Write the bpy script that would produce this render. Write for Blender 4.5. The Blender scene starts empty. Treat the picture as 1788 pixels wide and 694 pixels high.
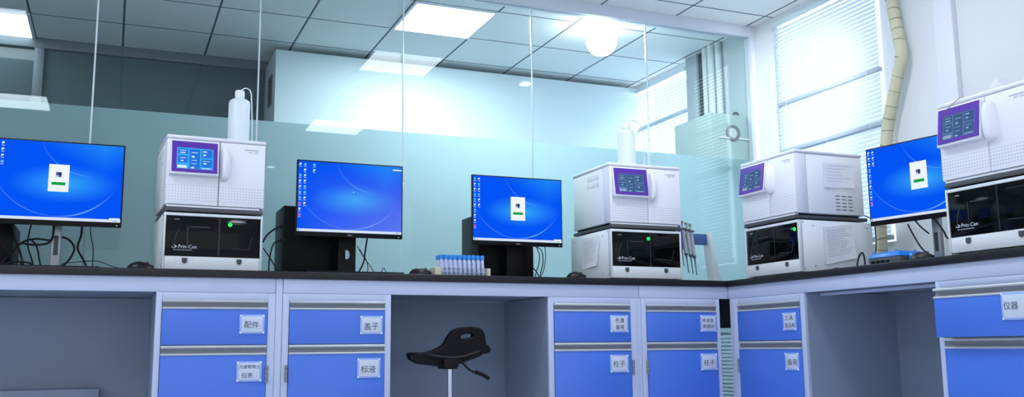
import bpy, bmesh, math, random
from mathutils import Matrix, Vector
random.seed(7)
PI = math.pi
SC = bpy.context.scene
COL = SC.collection

# ------------------------------------------------------------------ materials
MATS = {}
def lin(c):
    return tuple((v/255/12.92) if v/255 <= .04045 else ((v/255+.055)/1.055)**2.4 for v in c)
def mat(name, rgb, rough=.5, metal=0., spec=.5, noise=0., nscale=8., emit=None, estr=0., trans=0., coat=0.):
    if name in MATS: return MATS[name]
    m = bpy.data.materials.new(name); m.use_nodes = True
    nt = m.node_tree; b = nt.nodes['Principled BSDF']
    c = lin(rgb)
    b.inputs['Base Color'].default_value = (*c, 1)
    b.inputs['Roughness'].default_value = rough
    b.inputs['Metallic'].default_value = metal
    b.inputs['Specular IOR Level'].default_value = spec
    b.inputs['Transmission Weight'].default_value = trans
    b.inputs['Coat Weight'].default_value = coat
    if emit is not None:
        b.inputs['Emission Color'].default_value = (*lin(emit), 1)
        b.inputs['Emission Strength'].default_value = estr
    if noise > 0:
        tc = nt.nodes.new('ShaderNodeTexCoord')
        n = nt.nodes.new('ShaderNodeTexNoise'); n.inputs['Scale'].default_value = nscale
        n.inputs['Detail'].default_value = 4
        r = nt.nodes.new('ShaderNodeValToRGB')
        r.color_ramp.elements[0].color = (*[v*(1-noise) for v in c], 1)
        r.color_ramp.elements[1].color = (*[min(1, v*(1+noise)) for v in c], 1)
        r.color_ramp.elements[0].position = .3; r.color_ramp.elements[1].position = .7
        nt.links.new(tc.outputs['Object'], n.inputs['Vector'])
        nt.links.new(n.outputs['Fac'], r.inputs['Fac'])
        nt.links.new(r.outputs['Color'], b.inputs['Base Color'])
    MATS[name] = m
    return m
def emis(name, rgb, s=1.):
    if name in MATS: return MATS[name]
    m = bpy.data.materials.new(name); m.use_nodes = True
    nt = m.node_tree; nt.nodes.clear()
    e = nt.nodes.new('ShaderNodeEmission'); o = nt.nodes.new('ShaderNodeOutputMaterial')
    e.inputs['Color'].default_value = (*lin(rgb), 1); e.inputs['Strength'].default_value = s
    nt.links.new(e.outputs[0], o.inputs[0]); MATS[name] = m
    return m

class N:                                            # tiny node-graph helper
    def __init__(s, name):
        s.m = bpy.data.materials.new(name); s.m.use_nodes = True
        s.t = s.m.node_tree; s.t.nodes.clear(); MATS[name] = s.m
    def n(s, typ, **kw):
        x = s.t.nodes.new(typ)
        for k, v in kw.items(): setattr(x, k, v)
        return x
    def l(s, a, b): s.t.links.new(a, b)
    def math(s, op, a, b=None, c=None):
        x = s.n('ShaderNodeMath', operation=op)
        for i, v in enumerate((a, b, c)):
            if v is None: continue
            if isinstance(v, (int, float)): x.inputs[i].default_value = v
            else: s.l(v, x.inputs[i])
        return x.outputs[0]
    def xyz(s, kind='Object'):
        tc = s.n('ShaderNodeTexCoord'); sp = s.n('ShaderNodeSeparateXYZ')
        s.l(tc.outputs[kind], sp.inputs[0]); return sp.outputs
    def mix(s, f, a, b):
        x = s.n('ShaderNodeMix', data_type='RGBA')
        for sock, v in ((x.inputs[0], f), (x.inputs[6], a), (x.inputs[7], b)):
            if isinstance(v, (int, float)): sock.default_value = v
            elif isinstance(v, tuple): sock.default_value = (*v, 1) if len(v) == 3 else v
            else: s.l(v, sock)
        return x.outputs[2]
    def out(s, sh):
        o = s.n('ShaderNodeOutputMaterial'); s.l(sh, o.inputs[0]); return s.m
    def prin(s, col, rough=.5, spec=.5):
        b = s.n('ShaderNodeBsdfPrincipled')
        if isinstance(col, tuple): b.inputs['Base Color'].default_value = (*col, 1)
        else: s.l(col, b.inputs['Base Color'])
        b.inputs['Roughness'].default_value = rough; b.inputs['Specular IOR Level'].default_value = spec
        return b

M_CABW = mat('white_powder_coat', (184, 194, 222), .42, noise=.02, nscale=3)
M_CABS = mat('cabinet_side_coat', (140, 154, 178), .45, noise=.02, nscale=3)  # the white coat again, with the shade on cabinet sides put into the colour
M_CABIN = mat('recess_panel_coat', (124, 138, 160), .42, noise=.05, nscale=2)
M_BLUE = mat('blue_cabinet_front', (70, 114, 212), .33, noise=.03, nscale=2.5)
M_ALU = mat('brushed_aluminium', (186, 191, 196), .4, .15)
M_ALUD = mat('shaded_aluminium', (128, 132, 140), .5, .1)
M_TOP = mat('black_worktop', (27, 26, 30), .4, spec=.35, noise=.15, nscale=30)
M_INST = mat('instrument_white', (230, 231, 240), .38, noise=.01, nscale=4)
M_INSTL = mat('sampler_white', (218, 222, 228), .4, noise=.01, nscale=4)
M_SIDE = mat('instrument_side', (238, 242, 246), .45, noise=.015, nscale=4)
M_DGREY = mat('dark_grey_plate', (70, 72, 78), .5)
M_BLACK = mat('black_plastic', (8, 8, 11), .45, spec=.22, noise=.1, nscale=20)
M_BLACKG = mat('dark_window_glass', (6, 8, 9), .08, spec=.2)
M_CABLE = mat('black_cable_rubber', (9, 11, 14), .5, spec=.25)
M_SILV = mat('silver_plastic', (172, 176, 184), .35, .4)
M_PURP = mat('purple_bezel', (86, 38, 160), .35)
M_BOTTLE = mat('bottle_plastic', (222, 232, 240), .35, noise=.01)
M_CAPW = mat('white_cap', (238, 240, 244), .4)
M_PAPER = mat('paper', (236, 238, 246), .8, noise=.015, nscale=12)
M_INK = mat('pencil_ink', (58, 62, 78), .8)
M_INKL = mat('faint_print', (186, 190, 204), .8)
M_CARDF = mat('card_holder', (150, 176, 232), .25)
M_CARD = mat('card_paper', (196, 205, 222), .6)
M_CORN = mat('card_corner', (232, 240, 255), .3)
M_WALL = mat('white_wall_paint', (226, 230, 236), .75, noise=.015, nscale=3)
M_FRAME = mat('white_partition_frame', (214, 218, 230), .45, noise=.01)
M_GREYFR = mat('grey_window_frame', (108, 118, 126), .45, noise=.03)
M_FOAM = mat('cream_foam_wrap', (208, 204, 176), .8, noise=.06, nscale=14)
M_FOAMD = mat('wrap_seam', (150, 146, 122), .85)
M_CHROME = mat('chrome', (190, 196, 206), .15, .9)
M_RAIL = mat('blind_rail', (176, 190, 204), .5)
M_SLAT = mat('blind_slat', (222, 232, 240), .5)
M_GREYT = mat('next_room_grey', (170, 182, 186), .6, noise=.02)
M_LTEAL = mat('box_panel', (214, 228, 234), .45, noise=.02, nscale=1.5)
M_DARKGAP = mat('dark_gap', (38, 48, 54), .5, noise=.2, nscale=9)

# ------------------------------------------------------------------ mesh builder
class MB:
    def __init__(s): s.bm = bmesh.new(); s.mats = []
    def mi(s, m):
        if m not in s.mats: s.mats.append(m)
        return s.mats.index(m)
    def face(s, vs, m):
        try:
            f = s.bm.faces.new(vs); f.material_index = s.mi(m); return f
        except ValueError: return None
    def box(s, x0, x1, y0, y1, z0, z1, m, bev=0., seg=2):
        v = [s.bm.verts.new(p) for p in ((x0,y0,z0),(x1,y0,z0),(x1,y1,z0),(x0,y1,z0),(x0,y0,z1),(x1,y0,z1),(x1,y1,z1),(x0,y1,z1))]
        fs = [s.face([v[i] for i in q], m) for q in ((3,2,1,0),(4,5,6,7),(0,1,5,4),(1,2,6,5),(2,3,7,6),(3,0,4,7))]
        if bev > 0:
            es = list({e for f in fs for e in f.edges})
            bmesh.ops.bevel(s.bm, geom=es, offset=bev, segments=seg, affect='EDGES', profile=.5)
        return s
    def hexa(s, pts, m, bev=0.):                      # 8 corners, same order as box
        v = [s.bm.verts.new(p) for p in pts]
        fs = [s.face([v[i] for i in q], m) for q in ((3,2,1,0),(4,5,6,7),(0,1,5,4),(1,2,6,5),(2,3,7,6),(3,0,4,7))]
        if bev > 0:
            bmesh.ops.bevel(s.bm, geom=list({e for f in fs for e in f.edges}), offset=bev, segments=2, affect='EDGES', profile=.5)
        return s
    def prism(s, poly, axis, a0, a1, m):              # polygon of 2-D points extruded along axis
        def P(p, a):
            return (a, p[0], p[1]) if axis == 'x' else ((p[0], a, p[1]) if axis == 'y' else (p[0], p[1], a))
        A = [s.bm.verts.new(P(p, a0)) for p in poly]; B = [s.bm.verts.new(P(p, a1)) for p in poly]
        n = len(poly)
        s.face(A[::-1], m); s.face(B, m)
        for i in range(n): s.face([A[i], A[(i+1) % n], B[(i+1) % n], B[i]], m)
        return s
    def lathe(s, prof, c, m, seg=24, axis='z'):       # profile of (r, h) about an axis through c
        rings = []
        for r, h in prof:
            ring = []
            for k in range(seg):
                a = 2*PI*k/seg
                u, w = r*math.cos(a), r*math.sin(a)
                p = (u, w, h) if axis == 'z' else ((u, h, w) if axis == 'y' else (h, u, w))
                ring.append(s.bm.verts.new((c[0]+p[0], c[1]+p[1], c[2]+p[2])))
            rings.append(ring)
        for a, b in zip(rings, rings[1:]):
            for k in range(seg): s.face([a[k], a[(k+1) % seg], b[(k+1) % seg], b[k]], m)
        s.face(rings[0][::-1], m); s.face(rings[-1], m)
        return s
    def tube(s, pts, r, m, seg=8, smooth=6):
        P = [Vector(p) for p in pts]
        if smooth and len(P) > 2:
            Q = []
            for i in range(len(P)-1):
                p0, p1, p2, p3 = P[max(i-1,0)], P[i], P[i+1], P[min(i+2,len(P)-1)]
                for k in range(smooth):
                    t = k/smooth
                    Q.append(.5*((2*p1)+(p2-p0)*t+(2*p0-5*p1+4*p2-p3)*t*t+(3*p1-p0-3*p2+p3)*t**3))
            Q.append(P[-1]); P = Q
        R = r if callable(r) else (lambda t: r)
        rings = []; up = None
        for i, p in enumerate(P):
            d = (P[min(i+1,len(P)-1)]-P[max(i-1,0)])
            if d.length < 1e-9: continue
            d.normalize()
            if up is None: up = d.orthogonal()
            up = (up-d*up.dot(d))
            if up.length < 1e-6: up = d.orthogonal()
            up.normalize(); w = d.cross(up); rr = R(i/(len(P)-1))
            rings.append([s.bm.verts.new(p+up*rr*math.cos(2*PI*k/seg)+w*rr*math.sin(2*PI*k/seg)) for k in range(seg)])
        for a, b in zip(rings, rings[1:]):
            for k in range(seg): s.face([a[k], a[(k+1) % seg], b[(k+1) % seg], b[k]], m)
        s.face(rings[0][::-1], m); s.face(rings[-1], m)
        return s
    def loft(s, rings, m, cap=True):
        V = [[s.bm.verts.new(p) for p in r] for r in rings]; n = len(V[0])
        for a, b in zip(V, V[1:]):
            for k in range(n): s.face([a[k], a[(k+1) % n], b[(k+1) % n], b[k]], m)
        if cap: s.face(V[0][::-1], m); s.face(V[-1], m)
        return s
    def ball(s, c, rx, ry, rz, m, seg=16, z0=-1., zn=10):
        rings = []
        for i in range(zn+1):
            h = z0+(1-z0)*i/zn; q = math.sqrt(max(0, 1-h*h))+1e-4
            rings.append([(c[0]+rx*q*math.cos(2*PI*k/seg), c[1]+ry*q*math.sin(2*PI*k/seg), c[2]+rz*h) for k in range(seg)])
        return s.loft(rings, m)
    def text(s, body, size, mtx, m, depth=.0004, align='LEFT', offset=0., sx=1.):
        cu = bpy.data.curves.new('t', 'FONT'); cu.body = body; cu.size = size; cu.extrude = depth
        cu.align_x = align; cu.resolution_u = 2; cu.offset = offset
        o = bpy.data.objects.new('t', cu); COL.objects.link(o)
        dg = bpy.context.evaluated_depsgraph_get(); dg.update()
        me = bpy.data.meshes.new_from_object(o.evaluated_get(dg))
        me.materials.clear()
        me.transform(mtx @ Matrix.Diagonal((sx, 1, 1, 1)))
        n0 = len(s.bm.faces); k = s.mi(m)
        s.bm.from_mesh(me); s.bm.faces.ensure_lookup_table()
        for f in s.bm.faces[n0:]: f.material_index = k
        bpy.data.objects.remove(o); bpy.data.curves.remove(cu); bpy.data.meshes.remove(me)
        return s
    def build(s, name, parent=None, label=None, ang=35, normals=True):
        if normals: bmesh.ops.recalc_face_normals(s.bm, faces=s.bm.faces[:])
        me = bpy.data.meshes.new(name); s.bm.to_mesh(me); s.bm.free()
        for m in s.mats: me.materials.append(m)
        me.shade_smooth(); me.set_sharp_from_angle(angle=math.radians(ang))
        o = bpy.data.objects.new(name, me); COL.objects.link(o)
        if parent is not None: o.parent = parent
        if label: o['label'] = label
        return o

def thing(name, label, cat, loc=(0,0,0), rz=0., group=None):
    o = bpy.data.objects.new(name, None); o.empty_display_size = .05; COL.objects.link(o)
    o.location = loc; o.rotation_euler = (0, 0, rz)
    o['label'] = label; o['category'] = cat
    if group: o['group'] = group
    return o
def tag(o, label, cat, group=None, loc=None):
    o['label'] = label; o['category'] = cat
    if group: o['group'] = group
    if loc is not None: o.location = loc
    return o
def struct(mb, name, label=None, parent=None):
    o = mb.build(name, parent)
    if parent is None:
        o['kind'] = 'structure'
        if label: o['label'] = label
    return o
FRONT = lambda x, y, z: Matrix.Translation((x, y, z)) @ Matrix.Rotation(PI/2, 4, 'X')   # text that reads from -Y

# ------------------------------------------------------------------ key dimensions (metres)
GY, WX, CH = .85, 3.82, 2.60           # glass plane, window wall, ceiling height
TOPZ, TOPB, RAILB = .85, .818, .757    # worktop top, underside, apron lower edge
BX = 2.93                              # front of right-hand bench
TILE, TX, TY = .54, -.02, 2.25         # ceiling grid

# ------------------------------------------------------------------ procedural materials with structure
def ceiling_mat():
    g = N('ceiling_tiles'); x, y, z = g.xyz()
    def line(v, o):
        f = g.math('FRACT', g.math('DIVIDE', g.math('SUBTRACT', v, o), TILE))
        d = g.math('MULTIPLY', g.math('MINIMUM', f, g.math('SUBTRACT', 1, f)), TILE)
        return g.math('LESS_THAN', d, .0065)
    grid = g.math('MAXIMUM', line(x, TX), line(y, TY))
    nz = g.n('ShaderNodeTexNoise'); nz.inputs['Scale'].default_value = 60; nz.inputs['Detail'].default_value = 5
    tc = g.n('ShaderNodeTexCoord'); g.l(tc.outputs['Object'], nz.inputs['Vector'])
    base = g.mix(nz.outputs['Fac'], lin((240,243,246)), lin((252,253,254)))
    b = g.prin(g.mix(grid, base, lin((104,112,128))), .8, .2)
    return g.out(b.outputs[0])
def clear_glass(name, tint, f0=.05, gain=.33):
    g = N(name)
    tr = g.n('ShaderNodeBsdfTransparent'); tr.inputs[0].default_value = (*tint, 1)
    gl = g.n('ShaderNodeBsdfGlossy'); gl.inputs['Roughness'].default_value = .01; gl.inputs[0].default_value = (.9,.97,1,1)
    fr = g.n('ShaderNodeFresnel'); fr.inputs[0].default_value = 1.5
    mx = g.n('ShaderNodeMixShader')
    g.l(g.math('MULTIPLY', fr.outputs[0], gain), mx.inputs[0]); g.l(tr.outputs[0], mx.inputs[1]); g.l(gl.outputs[0], mx.inputs[2])
    return g.out(mx.outputs[0])
def frost_mat():
    g = N('frosted_film')
    d = g.n('ShaderNodeBsdfDiffuse'); d.inputs[0].default_value = (*lin((150,174,178)), 1)
    t = g.n('ShaderNodeBsdfTranslucent'); t.inputs[0].default_value = (*lin((212,236,240)), 1)
    mx = g.n('ShaderNodeMixShader'); mx.inputs[0].default_value = .58
    g.l(d.outputs[0], mx.inputs[1]); g.l(t.outputs[0], mx.inputs[2])
    return g.out(mx.outputs[0])
def slat_mat():
    g = N('translucent_slat')
    d = g.n('ShaderNodeBsdfDiffuse'); d.inputs[0].default_value = (*lin((196,209,222)), 1)
    t = g.n('ShaderNodeBsdfTranslucent'); t.inputs[0].default_value = (*lin((200,222,236)), 1)
    mx = g.n('ShaderNodeMixShader'); mx.inputs[0].default_value = .16
    g.l(d.outputs[0], mx.inputs[1]); g.l(t.outputs[0], mx.inputs[2])
    return g.out(mx.outputs[0])
def perf_mat():
    """white front with rows of small dents on its lower band (local z, x)"""
    g = N('dented_front'); x, y, z = g.xyz()
    def cell(v, p): return g.math('SUBTRACT', g.math('FRACT', g.math('DIVIDE', v, p)), .5)
    dx = g.math('MULTIPLY', cell(x, .0125), .0125); dz = g.math('MULTIPLY', cell(z, .0125), .0125)
    r = g.math('SQRT', g.math('ADD', g.math('MULTIPLY', dx, dx), g.math('MULTIPLY', dz, dz)))
    dot = g.math('MULTIPLY', g.math('LESS_THAN', r, .0026), g.math('MULTIPLY', g.math('LESS_THAN', z, .128), g.math('GREATER_THAN', z, .048)))
    b = g.prin(g.mix(dot, lin((230,231,240)), lin((188,190,208))), .38)
    return g.out(b.outputs[0])
def desktop_mat(name, hue=0.):
    """blue desktop wallpaper: radial glow and two thin light arcs, on the panel's own uv (object x, z)"""
    g = N(name); x, y, z = g.xyz('UV')
    u = g.math('MULTIPLY', g.math('SUBTRACT', x, .55), 1.55); v = g.math('SUBTRACT', y, .47)
    v2 = g.math('MULTIPLY', v, 2.7)
    rr = g.math('SQRT', g.math('ADD', g.math('MULTIPLY', u, u), g.math('MULTIPLY', v2, v2)))
    glow = g.math('POWER', g.math('MAXIMUM', g.math('SUBTRACT', 1, g.math('MULTIPLY', rr, 1.45)), 0), 1.3)
    top = g.math('POWER', g.math('MAXIMUM', g.math('SUBTRACT', 1, g.math('ADD', g.math('MULTIPLY', g.math('ABSOLUTE', g.math('SUBTRACT', x, .85)), 1.8), g.math('MULTIPLY', g.math('SUBTRACT', 1, y), 2.2))), 0), 1.2)
    def arc(cx, cy, R, w, amp, lo, hi):
        a = g.math('MULTIPLY', g.math('SUBTRACT', x, cx), 1.5); b = g.math('SUBTRACT', y, cy)
        d = g.math('SQRT', g.math('ADD', g.math('MULTIPLY', a, a), g.math('MULTIPLY', b, b)))
        s_ = g.math('MAXIMUM', g.math('SUBTRACT', 1, g.math('DIVIDE', g.math('ABSOLUTE', g.math('SUBTRACT', d, R)), w)), 0)
        band = g.math('MULTIPLY', g.math('GREATER_THAN', x, lo), g.math('LESS_THAN', x, hi))
        sh = g.math('MAXIMUM', g.math('SUBTRACT', 1, g.math('MULTIPLY', g.math('ABSOLUTE', g.math('SUBTRACT', x, (lo+hi)/2)), 2/(hi-lo))), 0)
        return g.math('MULTIPLY', g.math('MULTIPLY', s_, band), g.math('MULTIPLY', sh, amp))
    arcs = g.math('ADD', g.math('ADD', arc(.5, .85, .80, .012, .85, .46, .94), arc(.5, .85, .80, .010, .3, -.1, .6)), arc(.75, 1.2, .62, .011, .42, .33, .78))
    c = g.mix(glow, lin((4,84,246)), lin((52,170,250)))
    c = g.mix(g.math('MULTIPLY', top, .6), c, lin((40,160,250)))
    c = g.mix(g.math('MINIMUM', arcs, 1), c, lin((130,205,255)))
    if hue: c = g.mix(g.math('MULTIPLY', g.math('MULTIPLY', x, g.math('SUBTRACT', 1, y)), hue), c, lin((120,140,235)))
    e = g.n('ShaderNodeEmission'); g.l(c, e.inputs[0]); e.inputs[1].default_value = 1.0
    return g.out(e.outputs[0])
M_CEIL = ceiling_mat()
M_GLASS = clear_glass('clear_glass', (.925, .962, .965))
M_FROST = frost_mat()
M_TSLAT = slat_mat()
M_PERF = perf_mat()
M_DESK = desktop_mat('desktop_wallpaper'); M_DESK2 = desktop_mat('desktop_wallpaper_pale', .6)
E_WHITE = emis('screen_white', (240,246,255)); E_RED = emis('screen_red', (240,80,90)); E_CYAN = emis('screen_cyan', (70,200,235))
E_GREEN = emis('screen_green', (20,160,70)); E_GREY = emis('screen_grey', (90,100,130)); E_TASK = emis('screen_taskbar', (212,226,250))
E_BLUE = emis('screen_blue', (30,110,220)); E_NAVY = emis('screen_navy', (20,40,120))
E_LCD = emis('lcd_lit', (62,168,246)); E_LCDT = emis('lcd_tile_lit', (38,118,222)); E_LCDW = emis('lcd_mark_lit', (225,240,255))
E_LCDD = emis('lcd_dim', (84,120,166)); E_LCDTD = emis('lcd_tile_dim', (64,96,140)); E_LCDWD = emis('lcd_mark_dim', (150,172,205))
E_LED = emis('green_led', (20,255,60), 4.); E_PANEL = emis('light_panel', (238,246,255), 25.); E_PANELB = emis('light_panel_bright', (232,248,255), 50.); E_PANELD = emis('light_panel_dim', (232,246,255), 5.); E_GLOBE = emis('globe_glow', (240,250,255), 22.)
E_SPOT = emis('downlight_glow', (245,250,255), 22.); E_REFL = emis('tube_glow', (240,250,255), 2.2)

# ------------------------------------------------------------------ room shell
struct(MB().box(-4.2, WX+.2, -7, GY, -.06, 0, mat('pale_vinyl_floor', (214,220,230), .5, noise=.04, nscale=5)), 'floor')
struct(MB().box(-4.2, WX+.2, GY, 3.0, -.06, 0, mat('grey_vinyl_floor', (72,82,90), .5, noise=.06, nscale=5)), 'floor')
mb = MB(); mb.box(-4.2, WX, -7, 3.0, CH, CH+.06, M_CEIL); struct(mb, 'ceiling')
# window wall with openings: two windows of this room's corner, one beyond the partition
def wall_with_holes(mb, x0, x1, y0, y1, z0, z1, holes, m):
    ys = sorted({y0, y1, *[h[0] for h in holes], *[h[1] for h in holes]})
    for a, b in zip(ys, ys[1:]):
        hs = sorted([(h[2], h[3]) for h in holes if h[0] <= a and h[1] >= b]); z = z0
        for lo, hi in hs:
            if lo > z: mb.box(x0, x1, a, b, z, lo, m)
            z = hi
        if z < z1: mb.box(x0, x1, a, b, z, z1, m)
holes = [(-.275, .585, 1.06, 2.545), (-.275, .585, .2, .72), (1.60, 2.36, 1.0, 2.55)]
mb = MB(); wall_with_holes(mb, WX, WX+.16, -7, 3.0, 0, CH, holes, M_WALL); struct(mb, 'wall_right')
# white trunking strip and pillar face on the window wall
struct(MB().box(WX-.035, WX, -.775, -.662, .85, CH, mat('trunking_white', (228,231,242), .6), .003), 'trim_1')
# partition: head track, end post, sill strip
struct(MB().box(-4.2, WX, GY-.03, GY+.045, 2.527, CH, M_FRAME, .004), 'trim_2')
struct(MB().box(WX-.035, WX, GY-.03, GY+.045, 0, 2.527, M_FRAME, .004), 'trim_3')
jx = [-2.498, -1.711, -.924, -.137, .648, 1.432, 2.217, 3.003, WX-.035]
for i, (a, b) in enumerate(zip(jx, jx[1:])):
    p = struct(MB().box(a+.002, b-.002, GY, GY+.01, .05, 2.527, M_GLASS), 'window_%d' % (i+1))
    mb = MB(); v = [mb.bm.verts.new(q) for q in ((a+.001, GY+.0125, .60), (b-.001, GY+.0125, .60), (b-.001, GY+.0125, 1.706), (a+.001, GY+.0125, 1.706))]
    mb.face(v, M_FROST); f = mb.build('frosted_film', p, normals=False)
M_CLIP = mat('clip_white', (236,240,242), .3)
M_JOINT = mat('joint_strip', (214,228,234), .2)
for i, x in enumerate(jx[:-1]):
    struct(MB().box(x-.004, x+.004, GY-.006, GY-.001, 1.50 if i < 5 else 1.42, 2.527, M_JOINT).box(x-.009, x+.009, GY-.009, GY-.001, (1.50 if i < 5 else 1.42)-.03, 1.50 if i < 5 else 1.42, M_CLIP, .001), 'trim_%d' % (i+4))
# next room: rear glazing frame, white service box, left wall
struct(MB().box(-4.2, WX, 2.82, 2.9, 0, CH, mat('rear_wall', (150,162,172), .6, noise=.03)), 'wall_back')
mb = MB(); mb.box(-4.2, .95, 2.74, 2.8, 2.53, CH, M_GREYFR, .003)
for x in (-.56, -1.8, -3.0): mb.box(x, x+.06, 2.74, 2.8, .0, 2.53, M_GREYFR, .003)
struct(mb, 'trim_20')
M_DPANE = mat('dark_pane', (84,102,108), .06, spec=.6)
for i, (a, b) in enumerate(((-1.74, -.56), (-.5, .95))):
    struct(MB().box(a, b, 2.775, 2.79, .0, 2.53, M_DPANE), 'window_%d' % (20+i))
mb = MB(); mb.box(.95, WX-.03, 2.30, 2.81, 0, 2.56, M_LTEAL, .004); box = struct(mb, 'wall_front')
mb = MB(); mb.box(.944, .951, 2.42, 2.56, 2.20, 2.42, M_GREYFR, .002)
for k in range(7): mb.box(.940, .946, 2.43, 2.55, 2.215+k*.028, 2.227+k*.028, M_DGREY)
mb.build('vent_grille', box)
struct(MB().box(-4.2, -4.1, GY, 3.0, 0, CH, M_GREYT), 'wall_left')
# pilasters and pipes chase beyond the glass on the window wall
struct(MB().box(WX-.03, WX, 1.463, 1.60, 0, CH, M_GREYT, .004), 'trim_21')
struct(MB().box(WX-.008, WX, 1.375, 1.463, 0, CH, M_DARKGAP), 'trim_22')
struct(MB().box(WX-.02, WX, .90, 1.15, 2.013, CH, mat('chase_panel', (176,192,196), .6), .003), 'trim_23')
M_PIPEW = mat('white_pipe', (206,214,218), .4)
for y, r in ((1.335, .026), (1.265, .03), (1.185, .022)):
    o = MB().lathe([(r, 2.013), (r, CH)], (WX-.036, y, 0), M_PIPEW, 20).build('riser_pipe')
    tag(o, {1.335: 'white riser pipe beside the dark slot behind the glass', 1.265: 'thick white riser pipe in the middle of the three behind the glass', 1.185: 'slim white riser pipe nearest the grey chase panel behind the glass'}[y], 'pipe', 'riser pipes behind the glass')

# ------------------------------------------------------------------ ceiling lights
def panel_light(x, y, label, em=None):
    t = thing('ceiling_light', label, 'light', (x, y, CH), 0, 'square ceiling light panels')
    h = TILE/2
    mb = MB()
    for a in ((-h, h, -h, -h+.018), (-h, h, h-.018, h), (-h, -h+.018, -h+.018, h-.018), (h-.018, h, -h+.018, h-.018)):
        mb.box(a[0], a[1], a[2], a[3], -.012, -.001, M_CAPW)
    mb.build('frame', t)
    MB().box(-h+.018, h-.018, -h+.018, h-.018, -.008, -.002, em or E_PANEL).build('diffuser', t)
panel_light(1.87, 1.44, 'bright square light panel in the ceiling behind the glass, above the white box', E_PANELB)
panel_light(-.83, 2.52, 'square light panel in the ceiling at the far left behind the glass', E_PANELD)
panel_light(1.87, -.72, 'square light panel over the front bench, seen mirrored on the white box')
panel_light(-.83, -.72, 'square ceiling light panel above the left-edge monitor, this side of the glass')
panel_light(1.87, -2.88, 'square ceiling light panel mirrored at the top of the frosted band')
panel_light(-.83, -2.88, 'square ceiling light panel mirrored in the glass above the left-edge monitor')
t = thing('globe_lamp', 'round glowing lamp under the ceiling behind the glass', 'light', (2.842, 1.13, CH))
MB().lathe([(.05, -.03), (.05, 0)], (0, 0, 0), M_CAPW, 20).build('mount', t)
MB().ball((0, 0, -.12),   .10, .10, .10, E_GLOBE, 24, zn=14).build('globe', t)
for x, y, l in ((2.93, -.86, 'small round downlight mirrored high on the white box behind the glass'), (1.60, -5.1, 'small round downlight mirrored in the frosted glass right of the brightly lit analyser')):
    t = thing('downlight', l, 'light', (x, y, CH), 0, 'small round downlights')
    MB().lathe([(.055, -.008), (.06, -.001)], (0, 0, 0), M_CAPW, 20).build('rim', t)
    MB().lathe([(.042, -.011), (.042, -.008)], (0, 0, 0), E_SPOT, 20).build('lens', t)

# ------------------------------------------------------------------ window blinds
def blind(y0, y1, z0, z1, x, label, rails=(), pitch=.0245, tilt=60, group='window blinds'):
    t = thing('window_blind', label, 'blind', (x, (y0+y1)/2, z0), 0, group)
    h = (y1-y0)/2; H = z1-z0
    MB().box(-.02, .02, -h, h, H-.03, H, M_SLAT, .003).build('head_rail', t)
    mb = MB(); n = int((H-.04)/pitch); a = math.radians(tilt); c, s_ = .0145*math.cos(a), .0145*math.sin(a)
    for k in range(n):
        z = .02+k*pitch
        if any(abs(z+z0-r) < .018 for r in rails): continue
        v = [mb.bm.verts.new(p) for p in ((-c, -h, z-s_), (-.0042, -h, z+.0028), (c, -h, z+s_), (c, h, z+s_), (-.0042, h, z+.0028), (-c, h, z-s_))]
        mb.face([v[0], v[1], v[4], v[5]], M_TSLAT); mb.face([v[1], v[2], v[3], v[4]], M_TSLAT)
    mb.build('slats', t, normals=False)
    for r in (*rails, z0+.008): MB().box(-.016, .016, -h, h, r-z0-.010, r-z0+.016, M_RAIL, .003).build('rail', t)
    for f in (-.8, 0, .8): MB().box(-.0175, -.0165, h*f-.001, h*f+.001, 0, H-.02, M_SLAT).build('ladder_cord', t)
blind(-.272, .582, 1.07, 2.54, WX-.025, 'white venetian blind on the right window beside the wrapped pipe', (1.70, 2.0))
blind(-.272, .582, .21, .71, WX+.02, 'low white blind below worktop height behind the right bench')
blind(1.605, 2.355, 1.02, 2.545, WX-.025, 'grey-white venetian blind seen through the glass beside the white box', (2.215,))
blind(1.12, 1.58, .12, .64, WX-.03, 'low white blind seen through the gap between the two benches')  # added where the lower glass would mirror a blind
# slanting reflection in the glass, built as a glowing tube by the blind
mb = MB(); mb.tube([(WX-.06, 2.045, 2.435), (WX-.06, 2.372, 2.135)], .012, E_REFL, 10, 0)
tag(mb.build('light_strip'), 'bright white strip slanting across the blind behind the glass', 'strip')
# service box with round outlet, hung on the window wall just behind the glass
t = thing('extractor_box', 'pale grey box with a round outlet on the wall behind the glass corner', 'box', (3.50, .90, 1.60))
MB().box(0, WX-3.50, 0, .43, 0, .41, mat('box_sheet', (158,176,174), .4), .006).build('housing', t)
mb = MB(); mb.lathe([(.052, 0), (.052, -.014), (.036, -.014), (.034, -.004)], (.165, 0, .285), mat('outlet_grey', (104,112,116), .5), 28, 'y'); mb.build('outlet_ring', t)
MB().lathe([(.0335, -.006), (.0335, -.001)], (.165, 0, .285), mat('outlet_pale', (186,194,196), .5), 24, 'y').build('outlet_cap', t)
MB().box(.06, .31, -.012, -.001, .245, .252, mat('trim_strip', (236,244,250), .2), .001).build('trim_bar', t)  # reflected highlight on the housing, painted as a pale bar
MB().lathe([(.02, 0), (.024, .02), (.012, .035)], (.24, .06, .41), M_DGREY, 12).build('top_knob', t)

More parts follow.
